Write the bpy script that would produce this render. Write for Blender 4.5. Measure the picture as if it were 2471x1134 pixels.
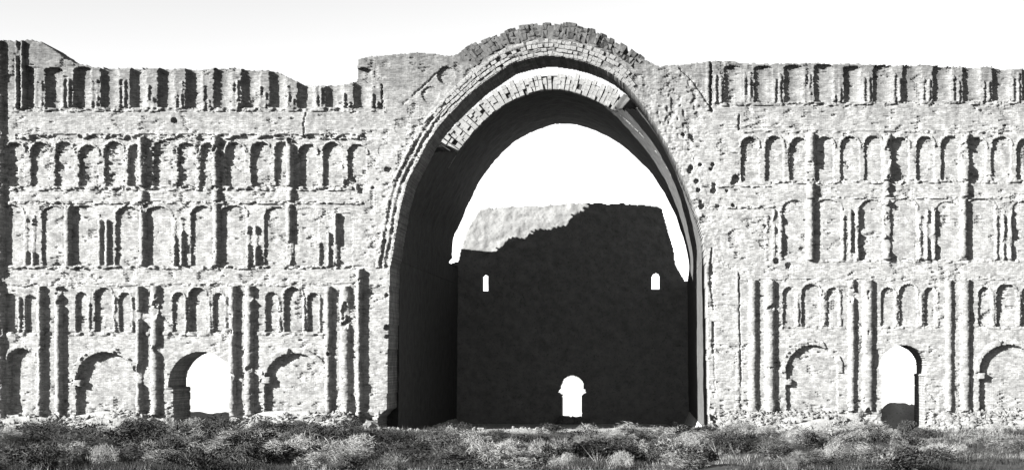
import bpy, math, random
import numpy as np
from mathutils import Vector, Matrix

# ------------------------------------------------------------------ scene
for o in list(bpy.data.objects): bpy.data.objects.remove(o)
S = bpy.context.scene
C = S.collection
random.seed(7)
RS = np.random.RandomState(11)

# pixel <-> metres on the facade plane (y = 0): 30 px per metre
PX, CX0, GY0 = 30.0, 1315.0, 1040.0
VX, VY, DIST = 1548.0, 860.0, 118.0          # principal point of the lens, distance to the facade
def wx(px): return (px - CX0) / PX
def wz(py): return (GY0 - py) / PX
CAMX, CAMZ = wx(VX), wz(VY)

cam = bpy.data.cameras.new('camera'); camo = bpy.data.objects.new('camera', cam); C.objects.link(camo)
camo.location = (CAMX, -DIST, CAMZ); camo.rotation_euler = (math.radians(90), 0, 0)
cam.sensor_width = 36; cam.lens = 36 * PX * DIST / 2471
cam.shift_x = (1235.5 - VX) / 2471; cam.shift_y = (VY - 567) / 2471
cam.clip_start = 1; cam.clip_end = 20000
S.camera = camo

SUN = Vector((-1.40, -1.0, 0.66)).normalized()
el = math.asin(SUN.z); az = math.atan2(SUN.x, SUN.y)
w = bpy.data.worlds.new('World'); S.world = w; w.use_nodes = True
nt = w.node_tree; nt.nodes.clear()
sky = nt.nodes.new('ShaderNodeTexSky'); sky.sky_type = 'NISHITA'; sky.sun_disc = False
sky.sun_elevation = el; sky.sun_rotation = az
sky.air_density = 0.72; sky.dust_density = 0.05; sky.ozone_density = 1.0
bw = nt.nodes.new('ShaderNodeRGBToBW'); bg = nt.nodes.new('ShaderNodeBackground'); wo = nt.nodes.new('ShaderNodeOutputWorld')
nt.links.new(sky.outputs[0], bw.inputs[0]); nt.links.new(bw.outputs[0], bg.inputs[0]); nt.links.new(bg.outputs[0], wo.inputs[0])
bg.inputs[1].default_value = 0.05
sl = bpy.data.lights.new('sun', 'SUN'); sl.energy = 5.0; sl.angle = math.radians(0.5); sl.color = (1, .995, .985)
slo = bpy.data.objects.new('sun', sl); C.objects.link(slo)
slo.rotation_euler = (-SUN).to_track_quat('-Z', 'Y').to_euler()
S.view_settings.view_transform = 'Standard'; S.view_settings.look = 'None'
S.view_settings.exposure = 2.85; S.view_settings.gamma = 1.0
S.render.engine = 'CYCLES'

# ------------------------------------------------------------------ materials
def mat(name, lo, hi, scale=1.2, stretch=(1, 1, 1), rough=.95, bump=.35, bscale=6.0, weather=None, courses=False):
    m = bpy.data.materials.new(name); m.use_nodes = True
    n = m.node_tree.nodes; L = m.node_tree.links; b = n['Principled BSDF']
    b.inputs['Roughness'].default_value = rough
    b.inputs['Specular IOR Level'].default_value = .15
    tc = n.new('ShaderNodeTexCoord'); mp = n.new('ShaderNodeMapping'); mp.inputs['Scale'].default_value = stretch
    L.new(tc.outputs['Object'], mp.inputs[0])
    n1 = n.new('ShaderNodeTexNoise'); n1.inputs['Scale'].default_value = scale; n1.inputs['Detail'].default_value = 8; n1.inputs['Roughness'].default_value = .68
    L.new(mp.outputs[0], n1.inputs['Vector'])
    r = n.new('ShaderNodeValToRGB'); r.color_ramp.elements[0].position = .32; r.color_ramp.elements[1].position = .66
    r.color_ramp.elements[0].color = (lo, lo, lo * .98, 1); r.color_ramp.elements[1].color = (hi, hi, hi * .98, 1)
    L.new(n1.outputs[0], r.inputs[0])
    out = r.outputs[0]
    n2 = n.new('ShaderNodeTexNoise'); n2.inputs['Scale'].default_value = bscale; n2.inputs['Detail'].default_value = 6
    L.new(mp.outputs[0], n2.inputs['Vector'])
    # fine dark specks of broken brick
    rs = n.new('ShaderNodeValToRGB'); rs.color_ramp.elements[0].position = .33; rs.color_ramp.elements[1].position = .42
    rs.color_ramp.elements[0].color = (.62, .62, .62, 1); rs.color_ramp.elements[1].color = (1, 1, 1, 1)
    L.new(n2.outputs[0], rs.inputs[0])
    mu = n.new('ShaderNodeMix'); mu.data_type = 'RGBA'; mu.blend_type = 'MULTIPLY'; mu.inputs[0].default_value = 1
    L.new(out, mu.inputs[6]); L.new(rs.outputs[0], mu.inputs[7]); out = mu.outputs[2]
    if courses:                                    # each brick a little lighter or darker, thin mortar
        s0 = n.new('ShaderNodeSeparateXYZ'); L.new(tc.outputs['Object'], s0.inputs[0]); c0 = n.new('ShaderNodeCombineXYZ')
        L.new(s0.outputs[0], c0.inputs[0]); L.new(s0.outputs[2], c0.inputs[1])
        bt = n.new('ShaderNodeTexBrick'); L.new(c0.outputs[0], bt.inputs['Vector']); bt.inputs['Scale'].default_value = 1
        bt.inputs['Color1'].default_value = (.62, .62, .62, 1); bt.inputs['Color2'].default_value = (1.15, 1.15, 1.15, 1); bt.inputs['Mortar'].default_value = (.6, .6, .6, 1)
        bt.inputs['Mortar Size'].default_value = .012; bt.inputs['Brick Width'].default_value = .32; bt.inputs['Row Height'].default_value = .105
        m3 = n.new('ShaderNodeMix'); m3.data_type = 'RGBA'; m3.blend_type = 'MULTIPLY'; m3.inputs[0].default_value = .9
        L.new(out, m3.inputs[6]); L.new(bt.outputs[0], m3.inputs[7]); out = m3.outputs[2]
    if weather:                                    # old brick higher up the wall is greyer, streaked by rain
        sx = n.new('ShaderNodeSeparateXYZ'); L.new(tc.outputs['Object'], sx.inputs[0])
        ms = n.new('ShaderNodeMapping'); ms.inputs['Scale'].default_value = (1.6, 1, .12); L.new(tc.outputs['Object'], ms.inputs[0])
        ns = n.new('ShaderNodeTexNoise'); ns.inputs['Scale'].default_value = 1.1; ns.inputs['Detail'].default_value = 6; L.new(ms.outputs[0], ns.inputs['Vector'])
        ad = n.new('ShaderNodeMath'); ad.operation = 'MULTIPLY_ADD'; ad.inputs[1].default_value = 9.0; L.new(ns.outputs[0], ad.inputs[0]); L.new(sx.outputs[2], ad.inputs[2])
        mr = n.new('ShaderNodeMapRange'); mr.inputs[1].default_value = weather[0]; mr.inputs[2].default_value = weather[1]
        mr.inputs[3].default_value = 1.0; mr.inputs[4].default_value = weather[2]; L.new(ad.outputs[0], mr.inputs[0])
        m2 = n.new('ShaderNodeMix'); m2.data_type = 'RGBA'; m2.blend_type = 'MULTIPLY'; m2.inputs[0].default_value = 1
        L.new(out, m2.inputs[6]); L.new(mr.outputs[0], m2.inputs[7]); out = m2.outputs[2]
    L.new(out, b.inputs['Base Color'])
    bp = n.new('ShaderNodeBump'); bp.inputs['Strength'].default_value = bump; bp.inputs['Distance'].default_value = .05
    h = n2.outputs[0]
    if courses:                                    # faint horizontal brick courses
        wv = n.new('ShaderNodeTexWave'); wv.wave_type = 'BANDS'; wv.bands_direction = 'Z'; wv.inputs['Scale'].default_value = 1.9
        wv.inputs['Distortion'].default_value = .6; L.new(tc.outputs['Object'], wv.inputs['Vector'])
        ma = n.new('ShaderNodeMath'); ma.operation = 'MULTIPLY_ADD'; ma.inputs[1].default_value = .22
        L.new(wv.outputs[0], ma.inputs[0]); L.new(h, ma.inputs[2]); h = ma.outputs[0]
    L.new(h, bp.inputs['Height']); L.new(bp.outputs[0], b.inputs['Normal'])
    return m

M_WALL = mat('weathered_brick', .085, .19, weather=(27.5, 37.0, .34), courses=True)
M_VOUS = mat('arch_brick', .07, .135, scale=2.5)
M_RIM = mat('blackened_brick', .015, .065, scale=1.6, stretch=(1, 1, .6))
M_VAULT_SHADED = mat('vault_brick', .025, .05)  # darker copy of the brick, the hall's inner shade painted into its colour
M_REAR = mat('rear_brick', .085, .13, bump=.2)
M_SAND = mat('dry_earth', .24, .38, scale=.5, bump=.5)
M_RUBBLE = mat('rubble_brick', .04, .13, scale=2.0)
M_DRY = mat('dry_grass', .05, .16, scale=4.0, bump=0)
M_LEAF = mat('dark_scrub_leaf', .006, .028, scale=2.0, bump=0)
M_STEM = mat('scrub_stem', .06, .12, scale=4.0, bump=0)

def ground_mat():
    m = M_SAND; n = m.node_tree.nodes; L = m.node_tree.links; b = n['Principled BSDF']
    src = b.inputs['Base Color'].links[0].from_socket
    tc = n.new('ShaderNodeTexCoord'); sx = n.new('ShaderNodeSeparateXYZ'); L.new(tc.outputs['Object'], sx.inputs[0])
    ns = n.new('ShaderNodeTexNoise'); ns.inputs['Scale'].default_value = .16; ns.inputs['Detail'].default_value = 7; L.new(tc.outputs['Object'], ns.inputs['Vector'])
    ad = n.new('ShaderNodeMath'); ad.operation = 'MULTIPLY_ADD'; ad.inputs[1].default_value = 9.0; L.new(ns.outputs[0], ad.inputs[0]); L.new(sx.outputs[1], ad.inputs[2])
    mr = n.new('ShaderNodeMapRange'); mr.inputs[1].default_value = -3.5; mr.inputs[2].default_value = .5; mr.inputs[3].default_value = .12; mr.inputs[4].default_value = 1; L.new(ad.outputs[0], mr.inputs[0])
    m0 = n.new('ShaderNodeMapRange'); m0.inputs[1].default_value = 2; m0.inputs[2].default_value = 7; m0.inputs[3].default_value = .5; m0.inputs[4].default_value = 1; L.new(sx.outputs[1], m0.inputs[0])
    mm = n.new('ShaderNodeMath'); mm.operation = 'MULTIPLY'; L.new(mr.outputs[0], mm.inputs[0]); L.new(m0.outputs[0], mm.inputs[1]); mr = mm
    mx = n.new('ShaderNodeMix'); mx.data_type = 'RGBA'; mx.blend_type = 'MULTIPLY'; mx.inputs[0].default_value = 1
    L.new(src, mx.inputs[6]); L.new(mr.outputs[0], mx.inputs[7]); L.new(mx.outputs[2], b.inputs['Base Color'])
ground_mat()

# ------------------------------------------------------------------ helpers
def empty(name, loc=(0, 0, 0)):
    o = bpy.data.objects.new(name, None); C.objects.link(o); o.location = loc; return o
def tag(o, label=None, cat=None, group=None, kind=None):
    if label: o['label'] = label
    if cat: o['category'] = cat
    if group: o['group'] = group
    if kind: o['kind'] = kind
    return o
def mesh_np(name, V, F, m, smooth=False):
    """V (n,3), F (k,4) or (k,3) numpy"""
    V = np.ascontiguousarray(V, dtype=np.float32); F = np.ascontiguousarray(F, dtype=np.int32)
    me = bpy.data.meshes.new(name); k = F.shape[1]
    me.vertices.add(len(V)); me.vertices.foreach_set('co', V.ravel())
    me.loops.add(F.size); me.loops.foreach_set('vertex_index', F.ravel())
    me.polygons.add(len(F)); me.polygons.foreach_set('loop_start', np.arange(0, F.size, k, dtype=np.int32))
    if smooth: me.polygons.foreach_set('use_smooth', np.ones(len(F), dtype=bool))
    me.materials.append(m); me.update(calc_edges=True); return me
def obj(name, me, parent=None):
    o = bpy.data.objects.new(name, me); C.objects.link(o)
    if parent: o.parent = parent
    return o
def compact(V, F):
    u, inv = np.unique(F, return_inverse=True)
    return V[u], inv.reshape(F.shape)

_tabs = {}
def vnoise(X, Y, sc, seed=0):
    """value noise in 0..1, lattice size sc"""
    t = _tabs.get(seed)
    if t is None: t = _tabs[seed] = np.random.RandomState(1000 + seed).rand(256, 256)
    x = np.asarray(X) / sc + 37.3 * seed; y = np.asarray(Y) / sc + 11.7 * seed
    xi = np.floor(x).astype(int); yi = np.floor(y).astype(int); fx = x - xi; fy = y - yi
    fx = fx * fx * (3 - 2 * fx); fy = fy * fy * (3 - 2 * fy)
    a = t[xi & 255, yi & 255]; b = t[(xi + 1) & 255, yi & 255]; c = t[xi & 255, (yi + 1) & 255]; d = t[(xi + 1) & 255, (yi + 1) & 255]
    return (a * (1 - fx) + b * fx) * (1 - fy) + (c * (1 - fx) + d * fx) * fy
def fbm(X, Y, sc, seed=0, octv=4):
    s = 0; a = 1; tot = 0
    for k in range(octv):
        s = s + a * vnoise(X, Y, sc / 2 ** k, seed + k); tot += a; a *= .55
    return s / tot

# ------------------------------------------------------------------ the facade as a relief, in photo pixels on the facade plane
STEP = 1.8
gx = np.arange(-90, 2580, STEP); gy = np.arange(40, 1075, STEP)
X, Y = np.meshgrid(gx, gy)                     # vertices [row, col]
cxx = (gx[:-1] + gx[1:]) / 2; cyy = (gy[:-1] + gy[1:]) / 2
XC, YC = np.meshgrid(cxx, cyy)
def brickq(X, Y):
    """snap to brick centres (0.3 x 0.1 m, alternate courses shifted)"""
    r = np.floor(Y / 3.15); off = (r % 2) * 4.8
    return (np.floor((X + off) / 9.6) + .5) * 9.6 - off, (r + .5) * 3.15
def warp(X, Y, a):
    QX, QY = brickq(X, Y)
    return (X + a * 1.6 * (fbm(QX, QY, 24, 3) - .5) + a * 2.2 * (vnoise(QX, QY, 5.1, 8) - .5),
            Y + a * 1.4 * (fbm(QX, QY, 24, 21) - .5) + a * 1.0 * (vnoise(QX, QY, 5.1, 29) - .5))
def warp_smooth(X, Y, a):
    return (X + a * 1.6 * (fbm(X, Y, 22, 3) - .5) + a * 1.7 * (vnoise(X, Y, 3.7, 8) - .5),
            Y + a * 1.6 * (fbm(X, Y, 22, 21) - .5) + a * 1.7 * (vnoise(X, Y, 3.7, 29) - .5))
WX, WY = warp(X, Y, 1.7); WXC, WYC = warp(XC, YC, 1.7)
# rougher warp where the wall is badly eaten away (second row on the left, feet of the walls)
ruin = np.exp(-((Y - 395) / 75) ** 2) * np.clip((760 - X) / 300, 0, 1) * 1.0 + np.clip((Y - 940) / 60, 0, 1) * .7
ruinC = np.exp(-((YC - 395) / 75) ** 2) * np.clip((760 - XC) / 300, 0, 1) * 1.0 + np.clip((YC - 940) / 60, 0, 1) * .7
W2 = warp(X, Y, 3.4); W2C = warp(XC, YC, 3.4)
WX = WX * (1 - ruin.clip(0, 1)) + W2[0] * ruin.clip(0, 1); WY = WY * (1 - ruin.clip(0, 1)) + W2[1] * ruin.clip(0, 1)
WXC = WXC * (1 - ruinC.clip(0, 1)) + W2C[0] * ruinC.clip(0, 1); WYC = WYC * (1 - ruinC.clip(0, 1)) + W2C[1] * ruinC.clip(0, 1)

DEP = np.zeros_like(X)                         # + is into the wall, metres
IDC = np.zeros(XC.shape, dtype=np.int32)       # part id of each cell, 0 = plain wall
PARTS = {0: ('wall', None)}
PPAR = {}
def new_part(name, label=None):
    i = len(PARTS); PARTS[i] = (name, label); return i
DMG = fbm(X, Y, 42, 40, 5); DMGC = fbm(XC, YC, 42, 40, 5)

def arch_mask(x, y, x0, x1, top, base, rise=None):
    c = (x0 + x1) / 2; h = (x1 - x0) / 2; r = h if rise is None else rise
    spring = top + r
    u = (x - c) / h
    return (np.abs(u) < 1) & (y < base) & (((y >= spring)) | (((spring - y) / r) ** 2 + u ** 2 < 1) & (y < spring))
def region(x0, x1, y0, y1, pad=14):
    c0 = max(0, int((x0 - pad - gx[0]) / STEP)); c1 = min(len(gx), int((x1 + pad - gx[0]) / STEP) + 2)
    r0 = max(0, int((y0 - pad - gy[0]) / STEP)); r1 = min(len(gy), int((y1 + pad - gy[0]) / STEP) + 2)
    return slice(r0, r1), slice(c0, c1), slice(r0, min(r1, len(gy) - 1)), slice(c0, min(c1, len(gx) - 1))
def niche(x0, x1, top, base, depth, rise=None, name='niche', concave=False, ring=0, ringw=5, label=None):
    q = len(PARTS); x0 = x0 + (q * 37 % 11 - 5) * .2; x1 = x1 + (q * 53 % 13 - 6) * .45; top = top + (q * 29 % 9 - 4) * .6; depth = depth * (.72 + .26 * (q * 41 % 17) / 16)
    a, b, ca, cb = region(x0 - 16, x1 + 16, top - 16, base)
    if ring:
        rid = new_part('archivolt')
        hs = (x1 - x0) / 2 if rise is None else rise
        mo = arch_mask(WX[a, b], WY[a, b], x0 - ringw, x1 + ringw, top - ringw, top + hs + 4, None if rise is None else rise + ringw)
        mo &= ~arch_mask(WX[a, b], WY[a, b], x0, x1, top, base, rise)
        DEP[a, b] = np.where(mo & (DMG[a, b] < .60), np.minimum(DEP[a, b], -ring), DEP[a, b])
        mo = arch_mask(WXC[ca, cb], WYC[ca, cb], x0 - ringw, x1 + ringw, top - ringw, top + hs + 4, None if rise is None else rise + ringw)
        IDC[ca, cb] = np.where(mo, rid, IDC[ca, cb])
    i = new_part(name, label)
    if ring: PPAR[rid] = i
    m = arch_mask(WX[a, b], WY[a, b], x0, x1, top, base, rise)
    d = depth
    if concave:
        u = np.clip((WX[a, b] - (x0 + x1) / 2) / ((x1 - x0) / 2), -1, 1)
        d = depth * (.12 + .88 * np.sqrt(1 - u ** 2))
    d = d + .05 * (fbm(X[a, b], Y[a, b], 14, 60) - .5)
    DEP[a, b] = np.where(m, np.maximum(d, 0), DEP[a, b])
    m = arch_mask(WXC[ca, cb], WYC[ca, cb], x0, x1, top, base, rise)
    IDC[ca, cb] = np.where(m, i, IDC[ca, cb])
def column(x0, x1, y0, y1, proud, name='half_column', broken=.62, base=0.0, label=None):
    """engaged half-round shaft; broken = damage level above which the brick has fallen away"""
    i = new_part(name, label)
    a, b, ca, cb = region(x0, x1, y0, y1)
    c = (x0 + x1) / 2; h = (x1 - x0) / 2
    u = (WX[a, b] - c) / h
    m = (np.abs(u) < 1) & (WY[a, b] > y0) & (WY[a, b] < y1)
    p = proud * np.sqrt(np.clip(1 - u ** 2, 0, 1)) ** .8
    keep = np.clip((broken - DMG[a, b]) / .05, 0, 1)
    p = p * (.22 + .78 * keep) + .05 * (fbm(X[a, b], Y[a, b], 7, 70) - .5)
    DEP[a, b] = np.where(m, base - p, DEP[a, b])
    u = (WXC[ca, cb] - c) / h
    m = (np.abs(u) < 1) & (WYC[ca, cb] > y0) & (WYC[ca, cb] < y1)
    IDC[ca, cb] = np.where(m, i, IDC[ca, cb])
def ledge(x0, x1, y0, y1, proud, ragged=.5, name='string_course', slope=0.0):
    i = new_part(name)
    yo = slope * (X - x0); yoc = slope * (XC - x0)
    a, b, ca, cb = region(x0, x1, y0 - 12, y1 + 12)
    yy = WY[a, b] - yo[a, b]
    m = (X[a, b] > x0) & (X[a, b] < x1) & (yy > y0) & (yy < y1)
    n = fbm(X[a, b] * .6, Y[a, b], 9, 81, 4)
    p = proud * np.clip((n - ragged + .06) / .14, -.6, 1.0)
    DEP[a, b] = np.where(m, DEP[a, b] * .2 - p, DEP[a, b])
    yy = WYC[ca, cb] - yoc[ca, cb]
    m = (XC[ca, cb] > x0) & (XC[ca, cb] < x1) & (yy > y0) & (yy < y1)
    IDC[ca, cb] = np.where(m, i, IDC[ca, cb])

# ---- general erosion of the plain wall
DEP += .08 * (fbm(X, Y, 160, 90, 4) - .5) + .035 * (fbm(X, Y, 7, 95, 2) - .5)
QX, QY = brickq(X, Y)
DEP += .034 * (vnoise(QX, QY * 3.1, 3.3, 97) - .5)                  # bricks stand a little proud or back
pits = fbm(QX * .8, QY, 6.5, 99, 2); bigp = fbm(X, Y, 60, 104, 3)
PITS = np.clip((pits - .80 + .35 * (bigp - .5) + .14 * ruin) / .08, 0, 1) * .15
LOST = np.clip((fbm(QX, QY, 34, 109, 5) - .655 + .05 * ruin) / .02, 0, 1) * (.07 + .08 * vnoise(QX, QY, 12, 118))   # patches where the outer bricks are gone

# --------------------------------------------------- LEFT WING
# attic arcade
LA = [42, 109, 177, 243, 313, 380, 447, 517, 583, 651, 718, 785, 853]
for k, a0 in enumerate(LA):
    top = 168 if k < 9 else 172
    niche(a0, a0 + 42, top - 7, 263, .56, rise=8, concave=True)
    column(a0 + 42, a0 + 49, [196, 190, 195, 192, 205, 195, 205, 198, 208, 206, 200, 225, 225][k], 263, .17, 'colonnette', .60)
    column(a0 + 54, a0 + 61, [196, 190, 192, 192, 235, 195, 240, 195, 225, 240, 200, 245, 245][k], 263, .19, 'colonnette', .60)
niche(919, 926, 200, 262, .3, rise=3)
ledge(30, 930, 259, 270, .16, .56)
ledge(36, 880, 324, 336, .24, .60)
# second storey
L2 = [14, 74, 134, 190, 252, 310, 370, 428, 483, 545, 605, 663, 722, 781, 839]
for k, a0 in enumerate(L2):
    niche(a0, a0 + 44, 344 + [0, 2, -2, 4, 0, 3, -3, 0, 2, 0, 1, -2, 2, 0, 2][k], 449, .36, ring=.10, ringw=5)
for k, c in enumerate([343, 521, 700]):
    column(c - 9, c + 9, 332, 452, .52, 'half_column', .62)
    column(c - 8, c + 9, 452, 492, .40, 'half_column', .66)
ledge(20, 850, 449, 460, .18, .55)
# third storey
ledge(20, 880, 486, 493, .17, .52)
for k, c in enumerate([-15, 163, 343, 521, 697]):
    if k < 4:
        niche(c + 8, c + 72, 496, 642, .22, rise=24, ring=.07, ringw=5)
        niche(c + 117, c + 172, 497, 642, .26, rise=24, ring=.07, ringw=5)
        column(c + 74, c + 83, [520, 530, 525, 545, 500][k], 642, .24, 'colonnette', .58)
        column(c + 92, c + 101, [520, 530, 525, 545, 500][k], 642, .30, 'colonnette', .58)
    else:
        column(766, 775, 585, 642, .24, 'colonnette', .7); column(790, 797, 560, 642, .26, 'colonnette', .7); column(806, 815, 515, 642, .3, 'colonnette', .62)
        niche(708, 768, 500, 642, .1, rise=20); niche(817, 850, 512, 642, .18, rise=3)
    if c > 0: column(c - 7, c + 8, 492, 644, .33, 'half_column', .63)
ledge(20, 880, 640, 649, .20, .55)
ledge(20, 870, 684, 690, .12, .52)
# ground storey: three-light arcades over wide arches, between paired columns
for (s0, c0, r0, tags) in [(2, 60, 116, None), (183, 229, 289, 0), (416, 457, 515, 0), (642, 685, 742, 0)]:
    if tags is None:
        niche(2, 40, 706, 803, .34, ring=.06, ringw=4); niche(60, 88, 712, 803, .34); column(43, 51, 715, 803, .2, 'colonnette', .7); continue
    niche(s0, s0 + 27, 704, 801, .33, ring=.06, ringw=4)
    niche(c0, c0 + 42, 695, 801, .36, ring=.07, ringw=5)
    niche(r0, r0 + 27, 706, 801, .30, ring=.06, ringw=4)
    for q in (s0 + 29, c0 + 45, r0 + 27): column(q, q + 7, 716, 801, .15, 'colonnette', .62)
ledge(0, 800, 801, 809, .12, .56)
niche(18, 84, 838, 1000, .55, rise=30, name='blind_arch', ring=.1, ringw=8)
niche(184, 326, 850, 1003, .50, rise=72, name='blind_arch', ring=.17, ringw=13)
niche(640, 782, 850, 1003, .50, rise=70, name='blind_arch', ring=.17, ringw=13)
# door ring
DOORS = []
def door(x0, x1, top, base, spring, nar, label=None):
    """through opening, a little narrower below the impost"""
    DOORS.append((x0, x1, top, base, spring, nar, new_part('doorway', label)))
for (x0, x1, p, br) in [(92, 106, .5, .64), (134, 152, .5, .70), (329, 344, .48, .70), (364, 385, .42, .72), (554, 570, .48, .72), (591, 612, .48, .70), (784, 800, .45, .72), (820, 845, .42, .7), (859, 875, .55, .75)]:
    column(x0, x1, 690 if x1 < 850 else 650, 1002, p, 'half_column', br)
i_imp = 0
for (x0, x1, y0) in [(182, 197, 915), (636, 652, 908), (404, 418, 920)]:
    column(x0 - 6, x1, y0, y0 + 16, .14, 'impost', .8)
# corner buttress at the far left edge
column(-70, 10, 40, 1075, .62, 'corner_buttress', .75)
# small shafts on the tall stump above the corner
for q in (38, 52): column(q, q + 8, 100, 262, .35, 'colonnette', .66)

# --------------------------------------------------- RIGHT WING
RA = [1747, 1820, 1892, 1964, 2035, 2108, 2179, 2251, 2324, 2395, 2467, 2539]
column(1703, 1713, 150, 268, .16, 'colonnette', .75)
for k, a0 in enumerate(RA):
    niche(a0, a0 + 44, 157, 249, .42, rise=7, concave=True)
    if k == 0:
        column(a0 - 24, a0 - 17, 182, 249, .16, 'colonnette', .62); column(a0 - 11, a0 - 4, 182, 249, .16, 'colonnette', .62)
    column(a0 + 46, a0 + 53, 176 + (k * 37) % 23, 249, .15, 'colonnette', .62)
    column(a0 + 59, a0 + 66, 174 + (k * 53) % 25, 249, .16, 'colonnette', .62)
ledge(1725, 2570, 248, 256, .14, .54, slope=-.006)
ledge(1770, 1960, 303, 307, .08, .52)
ledge(1790, 2570, 316, 322, .10, .60)
R2 = [1788, 1847, 1906, 1967, 2028, 2087, 2151, 2211, 2271, 2334, 2394, 2453, 2516]
for k, a0 in enumerate(R2):
    niche(a0, a0 + 44, 329 + (k * 5) % 4, 437, .29, ring=.09, ringw=5)
for c in (1955, 2140, 2328, 2515):
    column(c - 9, c + 11, 322, 438, .50, 'half_column', .57)
    column(c - 8, c + 10, 438, 480, .44, 'half_column', .66)
ledge(1690, 1860, 447, 452, .14, .48); ledge(1860, 2570, 436, 444, .14, .56, slope=-.004)
ledge(1690, 1870, 497, 503, .15, .46); ledge(1990, 2570, 474, 480, .12, .54)
for c in (1770, 1955, 2140, 2324, 2508):
    if c > 1800:
        niche(c + 8, c + 74, 482, 628, .12, rise=22, ring=.05, ringw=5)
        column(c - 9, c + 9, 482, 628, .42, 'half_column', .63)
    niche(c + 119, c + 176, 484, 628, .16, rise=22, ring=.05, ringw=5)
    column(c + 76, c + 84, 520, 628, .16, 'colonnette', .60); column(c + 93, c + 101, 505, 628, .22, 'colonnette', .60); column(c + 109, c + 118, 500, 628, .26, 'colonnette', .62)
ledge(1980, 2570, 626, 632, .10, .58)
ledge(1785, 2570, 672, 677, .09, .54)
for (s0, c0, r0) in [(1890, 1935, 1996), (2128, 2170, 2231), (2362, 2406, 2465)]:
    niche(s0, s0 + 29, 696, 787, .25, ring=.05, ringw=4); niche(c0, c0 + 46, 686, 787, .28, ring=.07, ringw=5); niche(r0, r0 + 27, 692, 787, .24, ring=.05, ringw=4)
    for q in (s0 + 31, c0 + 50, r0 + 28): column(q, q + 7, 704, 786, .10, 'colonnette', .62)
ledge(1885, 2570, 787, 793, .09, .60)
niche(1897, 2022, 834, 990, .38, rise=62, name='blind_arch', ring=.14, ringw=13)
niche(2364, 2500, 830, 990, .38, rise=64, name='blind_arch', ring=.14, ringw=13)
for (x0, x1, p, br) in [(1806, 1826, .36, .73), (1845, 1870, .42, .70), (2046, 2063, .34, .72), (2081, 2107, .40, .72), (2281, 2298, .30, .73), (2316, 2340, .40, .72), (2528, 2548, .4, .7)]:
    column(x0, x1, 676, 992, p, 'half_column', br)
column(1775, 1785, 660, 990, .10, 'pilaster', .60)
for (x0, y0) in [(1897, 915), (2364, 900)]: column(x0 - 4, x0 + 14, y0, y0 + 14, .12, 'impost', .9)

# --------------------------------------------------- SPANDRELS OF THE GREAT ARCH: lobed moulding, stepped rings
RING_L = [(908, 1080), (910, 1012), (925, 994), (934, 985), (936, 900), (938, 800), (940, 700), (943, 640), (954, 570), (966, 500), (982, 440), (1013, 380), (1033, 342), (1060, 302), (1094, 265), (1128, 234), (1162, 203), (1202, 175), (1236, 153), (1273, 143), (1310, 136), (1330, 135)]
RING_R = [(1330, 135), (1380, 142), (1417, 152), (1451, 165), (1479, 180), (1507, 202), (1533, 230), (1560, 266), (1585, 305), (1610, 350), (1633, 395), (1652, 440), (1670, 485), (1686, 530), (1697, 575), (1704, 640), (1707, 740), (1709, 850), (1712, 985), (1716, 1080)]
pts = np.array(RING_L[7:] + RING_R[1:17], dtype=float)     # the curved part
seg = np.sqrt((np.diff(pts, axis=0) ** 2).sum(1)); cum = np.concatenate([[0], np.cumsum(seg)])
def ring_at(s):
    i = min(max(np.searchsorted(cum, s) - 1, 0), len(seg) - 1); f = (s - cum[i]) / seg[i]
    p = pts[i] * (1 - f) + pts[i + 1] * f
    a = pts[max(i - 1, 0)]; b = pts[min(i + 2, len(pts) - 1)]; t = (b - a) / np.linalg.norm(b - a)
    return p, t, np.array([t[1], -t[0]])                     # point, tangent, outward normal (image y down)
RLEN = cum[-1]
# distance outside the intrados, sampled
samp = np.array([ring_at(s)[0] for s in np.linspace(0, RLEN, 500)])
a, b, ca, cb = region(840, 1800, 40, 660)
def dist_to_ring(px, py):
    d = np.full(px.shape, 1e9); 
    for q in samp[::2]: d = np.minimum(d, (px - q[0]) ** 2 + (py - q[1]) ** 2)
    return np.sqrt(d)
RD = dist_to_ring(WX[a, b], WY[a, b]); RDC = dist_to_ring(WXC[ca, cb], WYC[ca, cb])
xr = X[a, b]; yr = Y[a, b]
side = np.clip((1360 - xr) / 120, 0, 1)                       # mouldings survive on the left half only
steps = np.select([RD < 7, RD < 14, RD < 20, RD < 27, RD < 34, RD < 42], [-.02, .10, -.10, .06, -.16, -.02], 0.0)
rough = np.clip((fbm(xr, yr, 18, 120, 4) - .52) / .1, 0, 1)
DEP[a, b] = np.where((yr < 645) & (RD < 42), DEP[a, b] + side * steps * (1 - .7 * rough) + (1 - side) * .18 * (fbm(xr, yr, 10, 130, 3) - .5), DEP[a, b])
i = new_part('crown'); CROWN = i
IDC[ca, cb] = np.where((RDC > 42 + 7 * fbm(XC[ca, cb], YC[ca, cb], 30, 190, 3)) & (YC[ca, cb] < 150) & (XC[ca, cb] > 1100) & (XC[ca, cb] < 1570), i, IDC[ca, cb])
i = new_part('moulding'); IDC[ca, cb] = np.where((YC[ca, cb] < 645) & (RDC < 42) & (IDC[ca, cb] == 0), i, IDC[ca, cb])
for k, (lx, ly, r, dp) in enumerate([(1077, 182, 21, .26), (1038, 229, 20, .12), (1003, 268, 19, .07), (972, 308, 19, .05), (949, 340, 17, .04), (930, 365, 17, .05)]):
    m = ((WX[a, b] - lx) ** 2 + (WY[a, b] - ly) ** 2 < r * r) & (RD > 36)
    DEP[a, b] = np.where(m, dp, DEP[a, b])
    li = new_part('lobe'); mc = ((WXC[ca, cb] - lx) ** 2 + (WYC[ca, cb] - ly) ** 2 < r * r) & (RDC > 36)
    IDC[ca, cb] = np.where(mc, li, IDC[ca, cb])
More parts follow.
